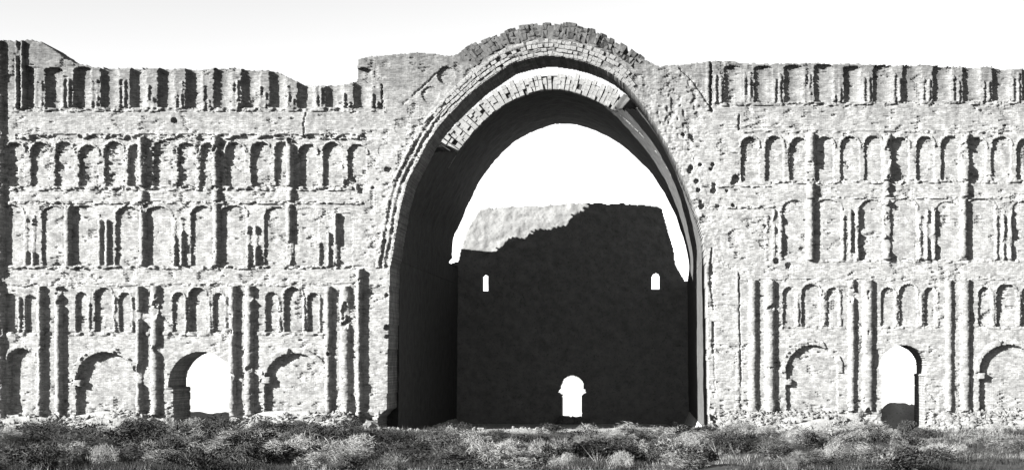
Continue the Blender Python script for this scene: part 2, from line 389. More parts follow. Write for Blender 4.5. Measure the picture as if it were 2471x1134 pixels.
# straight/curved edges of the patched spandrel
def groove(pl, wdt, dp):
    for (p, q) in zip(pl[:-1], pl[1:]):
        p = np.array(p, float); q = np.array(q, float)
        ra, rb, _, _ = region(min(p[0], q[0]) - 8, max(p[0], q[0]) + 8, min(p[1], q[1]) - 8, max(p[1], q[1]) + 8)
        v = q - p; L2_ = (v ** 2).sum()
        t = np.clip(((WX[ra, rb] - p[0]) * v[0] + (WY[ra, rb] - p[1]) * v[1]) / L2_, 0, 1)
        dd = np.hypot(WX[ra, rb] - p[0] - t * v[0], WY[ra, rb] - p[1] - t * v[1])
        DEP[ra, rb] = np.where(dd < wdt, np.maximum(DEP[ra, rb], dp), DEP[ra, rb])
groove([(1062, 170), (1030, 200), (995, 232)], 2.2, .14)
groove([(985, 240), (972, 252)], 2.0, .12)
groove([(1640, 165), (1670, 195), (1695, 228), (1718, 268)], 2.4, .16)
groove([(1716, 155), (1714, 265)], 2.6, .22)
groove([(738, 272), (732, 300), (735, 335)], 1.6, .16)             # cracks
groove([(1784, 278), (1783, 312)], 2.6, .2)
groove([(1718, 600), (1712, 660), (1716, 700), (1721, 745)], 2.2, .14); groove([(1717, 640), (1716, 690)], 5, .2)
groove([(1721, 780), (1722, 850)], 3.5, .2); groove([(1724, 860), (1725, 960)], 1.4, .08)
groove([(893, 708), (915, 708)], 1.6, .12)
groove([(1726, 736), (1775, 737)], 1.4, .08)
groove([(1783, 660), (1786, 820), (1788, 930)], 1.6, .10)
for (hx, hy, r, dp) in [(420, 291, 7, .5), (344, 778, 0, 0), (1092, 300, 0, 0), (1668, 405, 6, .4), (1690, 397, 4, .4), (1720, 396, 5, .4), (1716, 408, 4, .35), (1664, 412, 6, .4), (1681, 437, 6, .4), (1685, 458, 6, .4), (1722, 460, 7, .4), (1755, 460, 4, .35), (1690, 487, 5, .35), (1693, 499, 7, .4), (1731, 497, 5, .35), (1769, 496, 5, .35), (1667, 330, 6, .35), (1648, 325, 5, .3), (1672, 338, 5, .3), (935, 408, 7, .4), (868, 452, 8, .45), (870, 462, 6, .3), (900, 453, 4, .3), (1713, 990, 9, .9), (1720, 1004, 9, .9), (1726, 1014, 6, .8), (932, 712, 5, .4), (933, 790, 7, .4), (934, 812, 5, .4), (1847, 545, 4, .3), (1935, 600, 5, .3), (1903, 640, 7, .3), (1875, 630, 7, .35), (850, 436, 8, .4), (836, 440, 7, .4), (826, 408, 7, .3), (1776, 432, 10, .4), (1770, 440, 6, .3), (1724, 447, 6, .3)]:
    if r:
        ra, rb, _, _ = region(hx - r, hx + r, hy - r, hy + r)
        m = (WX[ra, rb] - hx) ** 2 + (WY[ra, rb] - hy) ** 2 < r * r
        DEP[ra, rb] = np.where(m, np.maximum(DEP[ra, rb], dp), DEP[ra, rb])
# rough broken patch right of the arch
mr = np.exp(-(((X - 1640) / 75) ** 2 + ((Y - 270) / 110) ** 2)); DEP += mr * np.clip((fbm(X, Y, 13, 140, 3) - .58) / .1, 0, 1) * .14
DEP += (PITS + LOST) * (DEP > -.2)
# crumbled feet of the walls
foot = np.clip((Y - 975) / 45, 0, 1); DEP += foot * (.9 * (fbm(X, Y, 15, 150, 4) - .42)) 

# --------------------------------------------------- solid mask: skyline, great opening, doors
SKY = [(-90, 104), (0, 100), (75, 98), (100, 102), (130, 122), (165, 148), (200, 157), (240, 165), (300, 166), (400, 165), (480, 168), (560, 165), (600, 168), (665, 172), (690, 185), (735, 205), (765, 208), (800, 205), (840, 203), (861, 196), (864, 145), (890, 138), (990, 129), (1050, 131), (1090, 136), (1110, 128), (1140, 112), (1200, 90), (1260, 68), (1300, 62), (1390, 64), (1425, 76), (1470, 96), (1530, 130), (1570, 152), (1590, 160), (1640, 157), (1700, 150), (1765, 147), (1785, 153), (1850, 155), (1960, 153), (2060, 155), (2160, 158), (2230, 157), (2300, 163), (2390, 163), (2471, 168), (2580, 168)]
sk = np.interp(cxx, *zip(*SKY)) + 5 * (fbm(cxx, cxx * 0, 14, 160, 4) - .5) + 3 * (vnoise(cxx, cxx * 0, 4, 166) - .5)
SOLID = YC > sk[None, :]
lx = np.interp(cyy, [p[1] for p in RING_L][::-1], [p[0] for p in RING_L][::-1]); rx = np.interp(cyy, [p[1] for p in RING_R], [p[0] for p in RING_R])
jl = 3.5 * (fbm(cyy, cyy * 0, 20, 170, 4) - .5); jr = 2.5 * (fbm(cyy, cyy * 0, 24, 175, 4) - .5)
open_ = (XC > (lx + jl)[:, None]) & (XC < (rx + jr)[:, None]) & (YC > 135)
SOLID &= ~open_
door(407, 562, 848, 1080, 922, 10, 'left doorway open to the bright plain behind')
door(2122, 2238, 832, 1080, 890, 6, 'right doorway open to the bright plain behind')
DOORC = np.zeros(XC.shape, dtype=np.int32)
for (x0, x1, top, base, spring, nar, i) in DOORS:
    jx = 4 * (fbm(XC, YC, 15, 180, 3) - .5)
    m = arch_mask(XC + jx, YC, x0, x1, top, base, spring - top)
    low = YC > spring + 12
    m &= ~(low & ((XC + jx < x0 + nar) | (XC + jx > x1 - nar)))
    SOLID &= ~m; DOORC[m] = i

# --------------------------------------------------- one piece per part: stray islands go back to the plain wall
IDC[~SOLID] = 0
def tidy():
    H, W_ = IDC.shape; lab = IDC.tolist(); comps = {}
    seen = [bytearray(W_) for _ in range(H)]
    for r0, c0 in zip(*np.nonzero(IDC)):
        if seen[r0][c0]: continue
        i = lab[r0][c0]; st = [(int(r0), int(c0))]; seen[r0][c0] = 1; cells = []
        while st:
            r, c = st.pop(); cells.append((r, c))
            for r2, c2 in ((r + 1, c), (r - 1, c), (r, c + 1), (r, c - 1)):
                if 0 <= r2 < H and 0 <= c2 < W_ and not seen[r2][c2] and lab[r2][c2] == i: seen[r2][c2] = 1; st.append((r2, c2))
        comps.setdefault(i, []).append(cells)
    for i, cs in comps.items():
        cs.sort(key=len)
        for cells in cs[:-1]:
            a_ = np.array(cells); IDC[a_[:, 0], a_[:, 1]] = 0
tidy()

# --------------------------------------------------- cut the relief into things and parts
THICK = 4.6
VW = np.stack([wx(X), DEP, wz(Y)], -1).reshape(-1, 3)
NR, NC = X.shape
def vid(r, c): return r * NC + c
def build_wall(root, c0, c1):
    """cells between columns c0..c1 -> one mesh per part; edges of the solid run back through the wall"""
    rr, cc = np.nonzero(SOLID[:, c0:c1]); cc = cc + c0
    ids = IDC[rr, cc]
    F = np.stack([vid(rr, cc), vid(rr + 1, cc), vid(rr + 1, cc + 1), vid(rr, cc + 1)], 1)
    nv = len(VW)
    VB = VW.copy(); VB[:, 1] = THICK + 0 * VB[:, 1]
    ALL = np.concatenate([VW, VB])
    quads, qid = [F], [ids]
    for dr, dc in ((-1, 0), (1, 0), (0, -1), (0, 1)):
        r2 = rr + dr; c2 = cc + dc
        inb = (r2 >= 0) & (r2 < SOLID.shape[0]) & (c2 >= 0) & (c2 < SOLID.shape[1])
        sol = np.zeros(len(rr), bool); sol[inb] = SOLID[r2[inb], c2[inb]]
        e = ~sol
        r, c = rr[e], cc[e]
        if dr == -1: p, q = vid(r, c), vid(r, c + 1)
        elif dr == 1: p, q = vid(r + 1, c + 1), vid(r + 1, c)
        elif dc == -1: p, q = vid(r + 1, c), vid(r, c)
        else: p, q = vid(r, c + 1), vid(r + 1, c + 1)
        quads.append(np.stack([p, q, q + nv, p + nv], 1))
        did = np.zeros(len(rr), int); did[inb] = DOORC[r2[inb], c2[inb]]; did = did[e]
        qid.append(np.where(did > 0, did, 0))
    # back of the wall in row runs
    bq = []
    for r in range(0, SOLID.shape[0]):
        row = np.concatenate([[0], SOLID[r, c0:c1].astype(int), [0]]); df = np.diff(row)
        for s, t in zip(np.nonzero(df == 1)[0], np.nonzero(df == -1)[0]):
            bq.append((vid(r, s + c0) + nv, vid(r, t + c0) + nv, vid(r + 1, t + c0) + nv, vid(r + 1, s + c0) + nv))
    quads.append(np.array(bq)); qid.append(np.zeros(len(bq), int))
    Q = np.concatenate(quads); I = np.concatenate(qid)
    order = np.argsort(I, kind='stable'); Q = Q[order]; I = I[order]
    u, st = np.unique(I, return_index=True); st = list(st) + [len(I)]
    made = {}
    for k, i in enumerate(u):
        V_, F_ = compact(ALL, Q[st[k]:st[k + 1]])
        nm, lb = PARTS[int(i)]
        if i and len(F_) < 12: continue
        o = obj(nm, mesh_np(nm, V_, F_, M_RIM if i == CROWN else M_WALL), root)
        if lb: o['label'] = lb
        made[int(i)] = o
    for i, o in made.items():
        if PPAR.get(i) in made: o.parent = made[PPAR[i]]
cA = int((905 - gx[0]) / STEP); cB = int((1742 - gx[0]) / STEP)
left = tag(empty('facade_wing', (0, 0, 0)), 'pale brick left facade wing with niches, half columns and a tall broken corner', 'wall', 'wings of the ruined facade')
arch = tag(empty('great_arch', (0, 0, 0)), 'huge brick front arch with stepped mouldings and blackened broken crown', 'arch')
right = tag(empty('facade_wing', (0, 0, 0)), 'pale brick right facade wing with niches, level broken top and open doorway', 'wall', 'wings of the ruined facade')
build_wall(left, 0, cA); build_wall(arch, cA, cB); build_wall(right, cB, NC - 1)

# --------------------------------------------------- voussoirs of the great arch
def rock_mesh(name, m, seed, n=2, jit=.18, box=False):
    import bmesh
    rnd = random.Random(seed); bm = bmesh.new()
    if box:
        bmesh.ops.create_cube(bm, size=1); bmesh.ops.bevel(bm, geom=bm.edges[:], offset=.07, segments=1, affect='EDGES')
        for v in bm.verts: v.co += Vector([rnd.uniform(-.05, .05) for _ in range(3)])
    else:
        bmesh.ops.create_icosphere(bm, subdivisions=n - 1 if n > 1 else 1, radius=.5)
        for v in bm.verts: v.co *= 1 + rnd.uniform(-jit, jit) * 2
    me = bpy.data.meshes.new(name); bm.to_mesh(me); bm.free(); me.materials.append(m); return me
VM = [rock_mesh('voussoir', M_VOUS, s, box=True) for s in range(5)]
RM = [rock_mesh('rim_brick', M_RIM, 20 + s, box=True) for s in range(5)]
def place_vous(p, t, n, ln, th, proud, dep, me, name):
    """p px centre, t,n px unit vectors"""
    o = obj(name, me, arch)
    ex = Vector((t[0], 0, -t[1])); ez = Vector((n[0], 0, -n[1])); ey = ez.cross(ex)
    Mx = Matrix((ex, ey, ez)).transposed().to_4x4()
    o.matrix_local = Matrix.Translation((wx(p[0]), dep / 2 - proud, wz(p[1]))) @ Mx @ Matrix.Diagonal((ln / PX, dep, th / PX, 1))
s = 60.0
# two courses of arch brick, worn away on the right haunch
for (off, th, s0, s1, lnm, pr) in [(6, 8, 400, RLEN - 540, 11, .05), (15, 8, 380, RLEN - 580, 12, .10), (25, 9, 360, RLEN - 600, 12, .13), (36, 9, 420, RLEN - 640, 13, .06)]:
    s = s0
    while s < s1:
        ln = lnm * random.uniform(.7, 1.35)
        if random.random() > .10:
            p, t, n = ring_at(s + ln / 2)
            place_vous(p + n * (off + random.uniform(-1, 1)), t, n, ln * 1.02, th * random.uniform(.95, 1.12), pr + random.uniform(-.04, .02), .6, random.choice(VM), 'voussoir')
        s += ln
# blackened radial bricks standing along the crown
sky_y = lambda x: float(np.interp(x, *zip(*SKY)))
s = 300.0
while s < RLEN - 300:
    ln = random.uniform(6, 13)
    p, t, n = ring_at(s)
    if not 1150 < (p + n * 60)[0] < 1560 and not 1100 < (p + n * 60)[0] < 1565 or (p + n * 60)[1] > 150: s += ln; continue
    # from 60 px outside the intrados up to just above the wall head
    lo = 44.0 + random.uniform(-3, 5)
    hi = lo; rimtop = 2 + 8 * float(fbm(np.array([s]), np.array([0.]), 26, 195, 3)[0]) + random.uniform(-1.5, 1.5)
    while hi < 110 and (p + n * hi)[1] > sky_y((p + n * hi)[0]) - rimtop: hi += 2
    if hi - lo > 8:
        back = random.uniform(1.2, 3.4)
        while lo < hi - 3:
            hh = min(random.uniform(9, 20), hi - lo)
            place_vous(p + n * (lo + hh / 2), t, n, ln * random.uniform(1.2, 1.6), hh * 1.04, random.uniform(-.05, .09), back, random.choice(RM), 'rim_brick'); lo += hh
    s += ln

# ------------------------------------------------------------------ vault of the iwan, with a gap in the crown and a fallen rear end
SB = .765
BO = [(1084, 640), (1084, 570), (1105, 529), (1127, 485), (1162, 428), (1201, 380), (1227, 354), (1261, 329), (1301, 311), (1340, 299), (1377, 298), (1408, 305), (1445, 319), (1482, 337), (1513, 360), (1536, 382), (1571, 417), (1603, 464), (1632, 523), (1651, 583), (1662, 624), (1663, 640)]
prof = np.array([(wx(VX + (x - VX) / SB), wz(VY + (y - VY) / SB)) for x, y in BO])
prof = np.concatenate([[(prof[0, 0] - .15, -3.0)], prof, [(prof[-1, 0] + .25, -3.0)]])
sg = np.sqrt((np.diff(prof, axis=0) ** 2).sum(1)); cu = np.concatenate([[0], np.cumsum(sg)])
NT = 520
ts = np.linspace(0, cu[-1], NT)
px_ = np.interp(ts, cu, prof[:, 0]); pz_ = np.interp(ts, cu, prof[:, 1])
for _ in range(20):
    px_[1:-1] = (px_[:-2] + px_[1:-1] * 2 + px_[2:]) / 4; pz_[1:-1] = (pz_[:-2] + pz_[1:-1] * 2 + pz_[2:]) / 4
tx = np.gradient(px_); tz = np.gradient(pz_); ll = np.hypot(tx, tz); nx_, nz_ = -tz / ll, tx / ll      # outward
thick = np.interp(pz_, [10, 18, 23, 27, 31], [4.2, 3.4, 2.1, 1.5, 1.25])
D1, D2, D3, D4 = THICK + .004, 16.7, 36.2, 43.6
ys = np.concatenate([np.arange(D1, D4 + .01, .22)])
def shell(name, keep, root, m):
    T, YY = np.meshgrid(np.arange(NT), ys, indexing='ij')
    rgh = .12 * (fbm(ts[T] * 10, YY * 10, 12, 200, 4) - .5)
    YY = YY + .22 * (fbm(ts[T] * 10, YY * 10, 9, 210, 3) - .5) * np.exp(-((YY - D2) / .8) ** 2)
    PXi = px_[T] + nx_[T] * rgh; PZi = pz_[T] + nz_[T] * rgh
    PXo = px_[T] + nx_[T] * thick[T]; PZo = pz_[T] + nz_[T] * thick[T]
    Vi = np.stack([PXi, YY, PZi], -1).reshape(-1, 3); Vo = np.stack([PXo, YY, PZo], -1).reshape(-1, 3)
    n = len(Vi); NY = len(ys); V = np.concatenate([Vi, Vo])
    r, c = np.nonzero(keep)
    f = lambda r, c: r * NY + c
    F = [np.stack([f(r, c), f(r, c + 1), f(r + 1, c + 1), f(r + 1, c)], 1), np.stack([f(r, c), f(r + 1, c), f(r + 1, c + 1), f(r, c + 1)], 1) + n]
    for dr, dc in ((-1, 0), (1, 0), (0, -1), (0, 1)):
        r2, c2 = r + dr, c + dc
        inb = (r2 >= 0) & (r2 < keep.shape[0]) & (c2 >= 0) & (c2 < keep.shape[1]); s_ = np.zeros(len(r), bool); s_[inb] = keep[r2[inb], c2[inb]]
        e = ~s_; a_, b_ = r[e], c[e]
        if dr == -1: p, q = f(a_, b_), f(a_, b_ + 1)
        elif dr == 1: p, q = f(a_ + 1, b_ + 1), f(a_ + 1, b_)
        elif dc == -1: p, q = f(a_ + 1, b_), f(a_, b_)
        else: p, q = f(a_, b_ + 1), f(a_ + 1, b_ + 1)
        F.append(np.stack([p, q, q + n, p + n], 1))
    V_, F_ = compact(V, np.concatenate(F))
    return obj(name, mesh_np(name, V_, F_, m), root)
tc_ = (np.arange(NT - 1) + .5); TC, YCC = np.meshgrid(tc_, (ys[:-1] + ys[1:]) / 2, indexing='ij')
zc = np.interp(TC, np.arange(NT), pz_); xc_ = np.interp(TC, np.arange(NT), px_)
isL = TC < NT * .5
jag = 1.0 * (fbm(TC * 3, YCC * 6, 14, 220, 4) - .5) * 2
hl = CAMZ + (VY - 366) / PX * (DIST + YCC) / DIST + jag * .15
hr = CAMZ + (VY - 262) / PX * (DIST + YCC) / DIST + jag * .5
zoneA = (YCC < D2); D3V = D3 + .5 * jag + np.where(isL, 2.6 * np.clip((25.0 - zc) / 4, 0, 1) * np.clip((zc - 16) / .5, 0, 1), 0)
zoneB = (YCC >= D2) & (YCC < D3V); zoneC = YCC >= D3V
HALL = (zc < np.where(isL, 15.9, 14.0 + (D4 - YCC) * .15) + .5 * jag)
keepwall = (zc < 15.0)
vault = tag(empty('barrel_vault', (0, 20, 0)), 'deep dark barrel vault behind the great arch with its rear end fallen', 'vault')
vault.location = (0, 0, 0)
low = zc < 14.0
k_side = (zoneA & (zc < np.where(isL, hl, hr))) | zoneB | (zoneC & HALL)
shell('side_wall', k_side & low & isL, vault, M_VAULT_SHADED); shell('side_wall', k_side & low & ~isL, vault, M_VAULT_SHADED)
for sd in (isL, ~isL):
    for zn in (zoneA, zoneC): shell('haunch', k_side & ~low & zn & sd, vault, M_VAULT_SHADED)
shell('vault_shell', k_side & ~low & zoneB, vault, M_VAULT_SHADED)
# bricks on edge along the broken front face of the vault
VB_ = [rock_mesh('vault_brick', M_REAR, 60 + q, box=True) for q in range(5)]
arc = np.concatenate([[0], np.cumsum(np.hypot(np.diff(px_), np.diff(pz_)))]); sA = 0.0
while sA < arc[-1]:
    ln = random.uniform(.28, .46); k = int(np.searchsorted(arc, sA))
    if k < NT - 1 and pz_[k] > 22.5:
        e_t = Vector((tx[k], 0, tz[k])).normalized(); e_n = Vector((nx_[k], 0, nz_[k])); th_ = thick[k]; lo_ = .02
        while lo_ < th_ - .1:
            hh = random.uniform(.3, .62)
            if random.random() > .03:
                o = obj('brick', random.choice(VB_), vault); dep = random.uniform(.4, .7)
                o.matrix_local = Matrix.Translation(Vector((px_[k], D2 + .10 - random.uniform(0, .08), pz_[k])) + e_n * (lo_ + hh / 2)) @ Matrix((e_t, e_n.cross(e_t), e_n)).transposed().to_4x4() @ Matrix.Diagonal((ln * 1.12, dep, hh * 1.1, 1))
            lo_ += hh
    sA += ln

# ------------------------------------------------------------------ rear wall
SR = .73
def rw(px, py): return (CAMX + (px - VX) / PX / SR, CAMZ + (VY - py) / PX / SR)
rg = 3.0
rxx = np.arange(1075, 1690, rg * .73); ryy = np.arange(470, 1046, rg * .73)
RX, RY = np.meshgrid(rxx, ryy); RXC, RYC = np.meshgrid((rxx[:-1] + rxx[1:]) / 2, (ryy[:-1] + ryy[1:]) / 2)
topl = [(1075, 640), (1106, 632), (1113, 600), (1125, 560), (1140, 530), (1160, 504), (1240, 498), (1310, 496), (1395, 490), (1540, 492), (1597, 502), (1600, 515), (1612, 560), (1625, 600), (1629, 637), (1652, 677), (1700, 690)]
tl = np.interp(RXC, *zip(*topl)) + 8 * (fbm(RXC, RYC, 14, 240, 4) - .5)
rs = RYC > tl
rdc = np.zeros(RXC.shape, int)
jd = 3 * (fbm(RXC, RYC, 9, 245, 3) - .5)
m = arch_mask(RXC + jd, RYC, 1352, 1408, 906, 950) | arch_mask(RXC + jd, RYC, 1355, 1404, 930, 1060) | ((np.abs(RXC - 1380) / 36 + np.abs(RYC - 946) / 24) < 1) | (((RXC - 1380) / 33) ** 2 + ((RYC - 944) / 13) ** 2 < 1); rdc[m] = 1
m = arch_mask(RXC, RYC, 1161, 1177, 662, 702) | ((RXC - 1169) ** 2 + (RYC - 670) ** 2 < 81); rdc[m] = 2
m = arch_mask(RXC, RYC, 1573, 1592, 657, 698); rdc[m] = 3
rs &= rdc == 0
x_, z_ = rw(RX, RY)
yd = 43.7 + .35 * (fbm(RX, RY, 20, 250, 4) - .5)
V = np.stack([x_, yd, z_], -1).reshape(-1, 3); VB = V.copy(); VB[:, 1] = 46.2
n = len(V); NCr = len(rxx); f = lambda r, c: r * NCr + c
r, c = np.nonzero(rs)
Fq = [np.stack([f(r, c), f(r + 1, c), f(r + 1, c + 1), f(r, c + 1)], 1)]; Fq.append(Fq[0][:, ::-1] + n); Iq = [np.zeros(len(r), int)] * 2
for dr, dc in ((-1, 0), (1, 0), (0, -1), (0, 1)):
    r2, c2 = r + dr, c + dc
    inb = (r2 >= 0) & (r2 < rs.shape[0]) & (c2 >= 0) & (c2 < rs.shape[1]); s_ = np.zeros(len(r), bool); s_[inb] = rs[r2[inb], c2[inb]]
    e = ~s_; a_, b_ = r[e], c[e]
    if dr == -1: p, q = f(a_, b_), f(a_, b_ + 1)
    elif dr == 1: p, q = f(a_ + 1, b_ + 1), f(a_ + 1, b_)
    elif dc == -1: p, q = f(a_ + 1, b_), f(a_, b_)
    else: p, q = f(a_, b_ + 1), f(a_ + 1, b_ + 1)
    Fq.append(np.stack([p, q, q + n, p + n], 1)); dd = np.zeros(len(r), int); dd[inb] = rdc[r2[inb], c2[inb]]; Iq.append(dd[e])
Fq = np.concatenate(Fq); Iq = np.concatenate(Iq); V = np.concatenate([V, VB])
rear = tag(empty('rear_wall', (0, 0, 0)), 'dark ruined rear wall deep inside the arch with two small windows and a low door', 'wall')
for i, nm in enumerate(['wall', 'doorway', 'window', 'window']):
    V_, F_ = compact(V, Fq[Iq == i]); obj(nm, mesh_np(nm, V_, F_, M_REAR), rear)

# unseen blocker added beside the hall to shade the foot of the rear wall
cw = np.array([(x, y, z) for x in (-22.0, -12.9) for y in (37.6, 39.2) for z in (-2, 20.4)], float)
cw[:, 2] += (cw[:, 2] > 0) * np.where(cw[:, 0] < -20, .6, 0)
obj('added_shade_wall', mesh_np('added_shade_wall', cw, np.array([(0, 1, 3, 2), (4, 6, 7, 5), (0, 4, 5, 1), (2, 3, 7, 6), (1, 5, 7, 3), (0, 2, 6, 4)]), M_VAULT_SHADED), rear)

# ------------------------------------------------------------------ ground
def axis(lo, hi, fine, far):
    a = [lo]; b = [hi]; st = fine
    core = list(np.arange(lo, hi + 1e-6, fine)); L_, R_ = [], []
    p = lo; st = fine
    while p > -far: st *= 1.25; p -= st; L_.append(p)
    p = hi; st = fine
    while p < far: st *= 1.25; p += st; R_.append(p)
    return np.array(L_[::-1] + core + R_)
ax = axis(-46, 48, .22, 6000); ay = axis(-46, 11, .18, 6000)
GX, GY = np.meshgrid(ax, ay)
def ground_z(x, y):
    x = np.asarray(x, float); y = np.asarray(y, float)
    near = np.exp(-(np.clip(np.abs(x) - 50, 0, None) / 30) ** 2) * np.exp(-(np.clip(-46 - y, 0, None) / 20) ** 2)
    z = near * (.75 * (fbm(x, y, 9, 300, 4) - .5) + .25 * (fbm(x, y, 1.6, 310, 3) - .5)) * np.interp(y, [-46, -6, 0, 3, 6], [1, 1, .5, .2, 0])
    # talus against the wings
    in_arch = (x > -13.4) & (x < 13.6)
    dl = np.minimum(np.abs(x + 27.7), 99); dr = np.minimum(np.abs(x - 28.8), 99)      # doors
    gap = np.minimum(np.clip((np.abs(x + .1) - 13.3) / 2.2, 0, 1), np.minimum(np.clip((dl - 2.6) / 1.8, 0, 1), np.clip((dr - 2.0) / 1.6, 0, 1)))
    tal = np.interp(y, [-7, -4, -1.6, 0, 5, 8], [0, .35, 1.1, 1.65, 1.65, 0]) * gap * (.75 + .6 * (fbm(x, y, 3.5, 320, 4) - .3)) * np.exp(-(np.clip(np.abs(x) - 50, 0, None) / 10) ** 2)
    z = z + tal
    # sunken floor of the hall
    inn = np.clip((12.9 - np.abs(x - .05)) / .5, 0, 1) * np.interp(y, [-.4, .9, 44, 50], [0, 1, 1, 0])
    z = z * (1 - inn) + inn * (-1.35 + .12 * (fbm(x, y, 2.5, 330, 3) - .5))
    for (mx_, my_, mh, ms) in ((-30.5, 7.0, 1.05, 1.9), (-27.6, 7.0, 1.05, 1.9), (29.0, 7.5, 1.65, 1.5), (31.4, 8.0, 1.55, 1.8)):
        z = z + mh * np.exp(-(((x - mx_) / ms) ** 2 + ((y - my_) / 2.2) ** 2)) * (.8 + .5 * fbm(x, y, 1.2, 340, 3))
    z = z + .22 * np.clip((13.5 - np.abs(x)) / 1.5, 0, 1) * np.interp(y, [-9, -3, -.6, .3], [0, 1, 1, 0])
    # mound a little higher in the left foreground
    z = z + near * .5 * np.exp(-(((x + 22) / 14) ** 2 + ((y + 16) / 9) ** 2))
    fall = np.where(np.abs(x) > 17.5, np.interp(y, [10, 17], [0, 1]), np.interp(y, [46.5, 52], [0, 1]))
    z = z - 3.0 * fall
    return z
GZ = ground_z(GX, GY)
V = np.stack([GX, GY, GZ], -1).reshape(-1, 3); na = len(ax)
r, c = np.meshgrid(np.arange(len(ay) - 1), np.arange(na - 1), indexing='ij'); r = r.ravel(); c = c.ravel()
F = np.stack([r * na + c, r * na + c + 1, (r + 1) * na + c + 1, (r + 1) * na + c], 1)
g = obj('ground', mesh_np('ground', V, F, M_SAND, smooth=True)); tag(g, 'dry pale earth plain around the ruin', 'ground', kind='structure')
def gz(x, y): return float(ground_z(np.array([x]), np.array([y]))[0])

# ------------------------------------------------------------------ rubble along the feet of the walls (countless small bricks)
def scatter_rocks(name, pts_, sizes, m, seed):
    protos = []
    for k in range(6):
        me = rock_mesh('tmp', m, seed + k, 2, .2, box=(k % 2 == 0)); me.calc_loop_triangles()
        v = np.array([p.co[:] for p in me.vertices]); t = np.array([q.vertices[:] for q in me.loop_triangles]); protos.append((v, t)); bpy.data.meshes.remove(me)
    rnd = np.random.RandomState(seed); Vs, Fs, n = [], [], 0
    for (x, y, z), s_ in zip(pts_, sizes):
        v, t = protos[rnd.randint(6)]
        R = np.array(Matrix.Rotation(rnd.rand() * 6.28, 3, Vector(rnd.rand(3) - .5).normalized()))
        v2 = (v * (s_ * np.array([1.4, 1, .6]) * (.7 + .6 * rnd.rand(3)))) @ R.T + (x, y, z); Vs.append(v2); Fs.append(t + n); n += len(v)
    return mesh_np(name, np.concatenate(Vs), np.concatenate(Fs), m)
pts_, sz = [], []
while len(pts_) < 4200:
    x = random.uniform(-46, 46); y = -abs(random.gauss(0, 2.6)) + .2
    if -12.6 < x < 12.8 and y > -1.2: continue
    if -12.6 < x < 12.8 and random.random() < .7: continue
    if float(fbm(np.array([x]), np.array([y]), 3.0, 410, 3)[0]) < random.uniform(.38, .58): continue
    z = gz(x, y); s_ = random.choice([.08, .1, .14, .2, .28]) * random.uniform(.7, 1.4)
    pts_.append((x, y, z + s_ * .1)); sz.append(s_)
o = obj('rubble', scatter_rocks('rubble', pts_, sz, M_RUBBLE, 400)); tag(o, 'loose broken brick strewn along the feet of the walls', 'rubble', kind='stuff')

# ------------------------------------------------------------------ fallen blocks, single
for k, (px, py, yy, s_, lb) in enumerate([
        (1362, 1010, 42.0, 1.5, 'grey fallen brick block at the left of the low rear door'), (1390, 1006, 42.3, 1.3, 'pale fallen block standing in the middle of the low rear door'),
        (1406, 1014, 42.0, 1.0, 'small fallen block at the right foot of the low rear door'), (1716, 1030, -1.2, .8, 'broken masonry lump at the right foot of the great arch'),
        (893, 1012, -1.4, 1.1, 'broken masonry lump at the left foot of the great arch')]):
    x = CAMX + (px - VX) / PX * (DIST + yy) / DIST
    o = obj('fallen_block', rock_mesh('fallen_block', M_RUBBLE, 500 + k, 3, .16)); o.location = (x, yy, gz(x, yy) + s_ * .25); o.scale = (s_ * 1.2, s_, s_ * .8); tag(o, lb, 'block', 'fallen masonry blocks')

# ------------------------------------------------------------------ scrub
def shrub_meshes(seed, m_leaf, lw=(1.5, .6)):
    rnd = random.Random(seed); V, F = [], []
    lob = [(rnd.uniform(-.55, .55), rnd.uniform(-.55, .55), rnd.uniform(.25, .75), rnd.uniform(.25, .45)) for _ in range(7)]
    for _ in range(1150):
        lx_, ly_, lz_, lr = rnd.choice(lob)
        d = Vector((rnd.gauss(0, 1), rnd.gauss(0, 1), rnd.gauss(0, 1))).normalized() * lr * rnd.uniform(.5, 1.05)
        p = Vector((lx_, ly_, lz_)) + d
        if p.z < .02: p.z = rnd.uniform(.02, .3)
        s_ = rnd.uniform(.018, .055); a_ = Vector((rnd.gauss(0, 1), rnd.gauss(0, 1), rnd.gauss(0, 1))).normalized(); b_ = a_.orthogonal().normalized()
        i0 = len(V); V += [p - a_ * s_ * lw[0], p + b_ * s_ * lw[1], p + a_ * s_ * lw[0], p - b_ * s_ * lw[1]]; F.append((i0, i0 + 1, i0 + 2, i0 + 3))
    lf = mesh_np('foliage', np.array([v[:] for v in V]), np.array(F), m_leaf)
    V, F = [], []
    for (lx_, ly_, lz_, lr) in lob:
        for q in range(3):
            e = Vector((lx_ + rnd.uniform(-.3, .3), ly_ + rnd.uniform(-.3, .3), lz_ + rnd.uniform(0, .4))); w_ = .014; i0 = len(V)
            V += [Vector((w_, 0, 0)), Vector((-w_ * .5, w_, 0)), Vector((-w_ * .5, -w_, 0)), e]; F += [(i0, i0 + 1, i0 + 3), (i0 + 1, i0 + 2, i0 + 3), (i0 + 2, i0, i0 + 3)]
    st_ = mesh_np('stems', np.array([v[:] for v in V]), np.array(F), M_STEM)
    return lf, st_
SH = [shrub_meshes(600 + k, M_LEAF) for k in range(7)]
TH = [shrub_meshes(700 + k, M_DRY, (3.2, .22)) for k in range(7)]
def put_shrub(x, y, s_, hgt, label):
    o = empty('scrub_bush', (x, y, gz(x, y) - .05)); o.scale = (s_, s_, hgt); o.rotation_euler[2] = random.uniform(0, 6.28)
    lf, st_ = random.choice(TH if label.startswith('pale') else SH); obj('foliage', lf, o); obj('stems', st_, o)
    tag(o, label, 'bush', 'low scrub bushes in front of the ruin'); return o
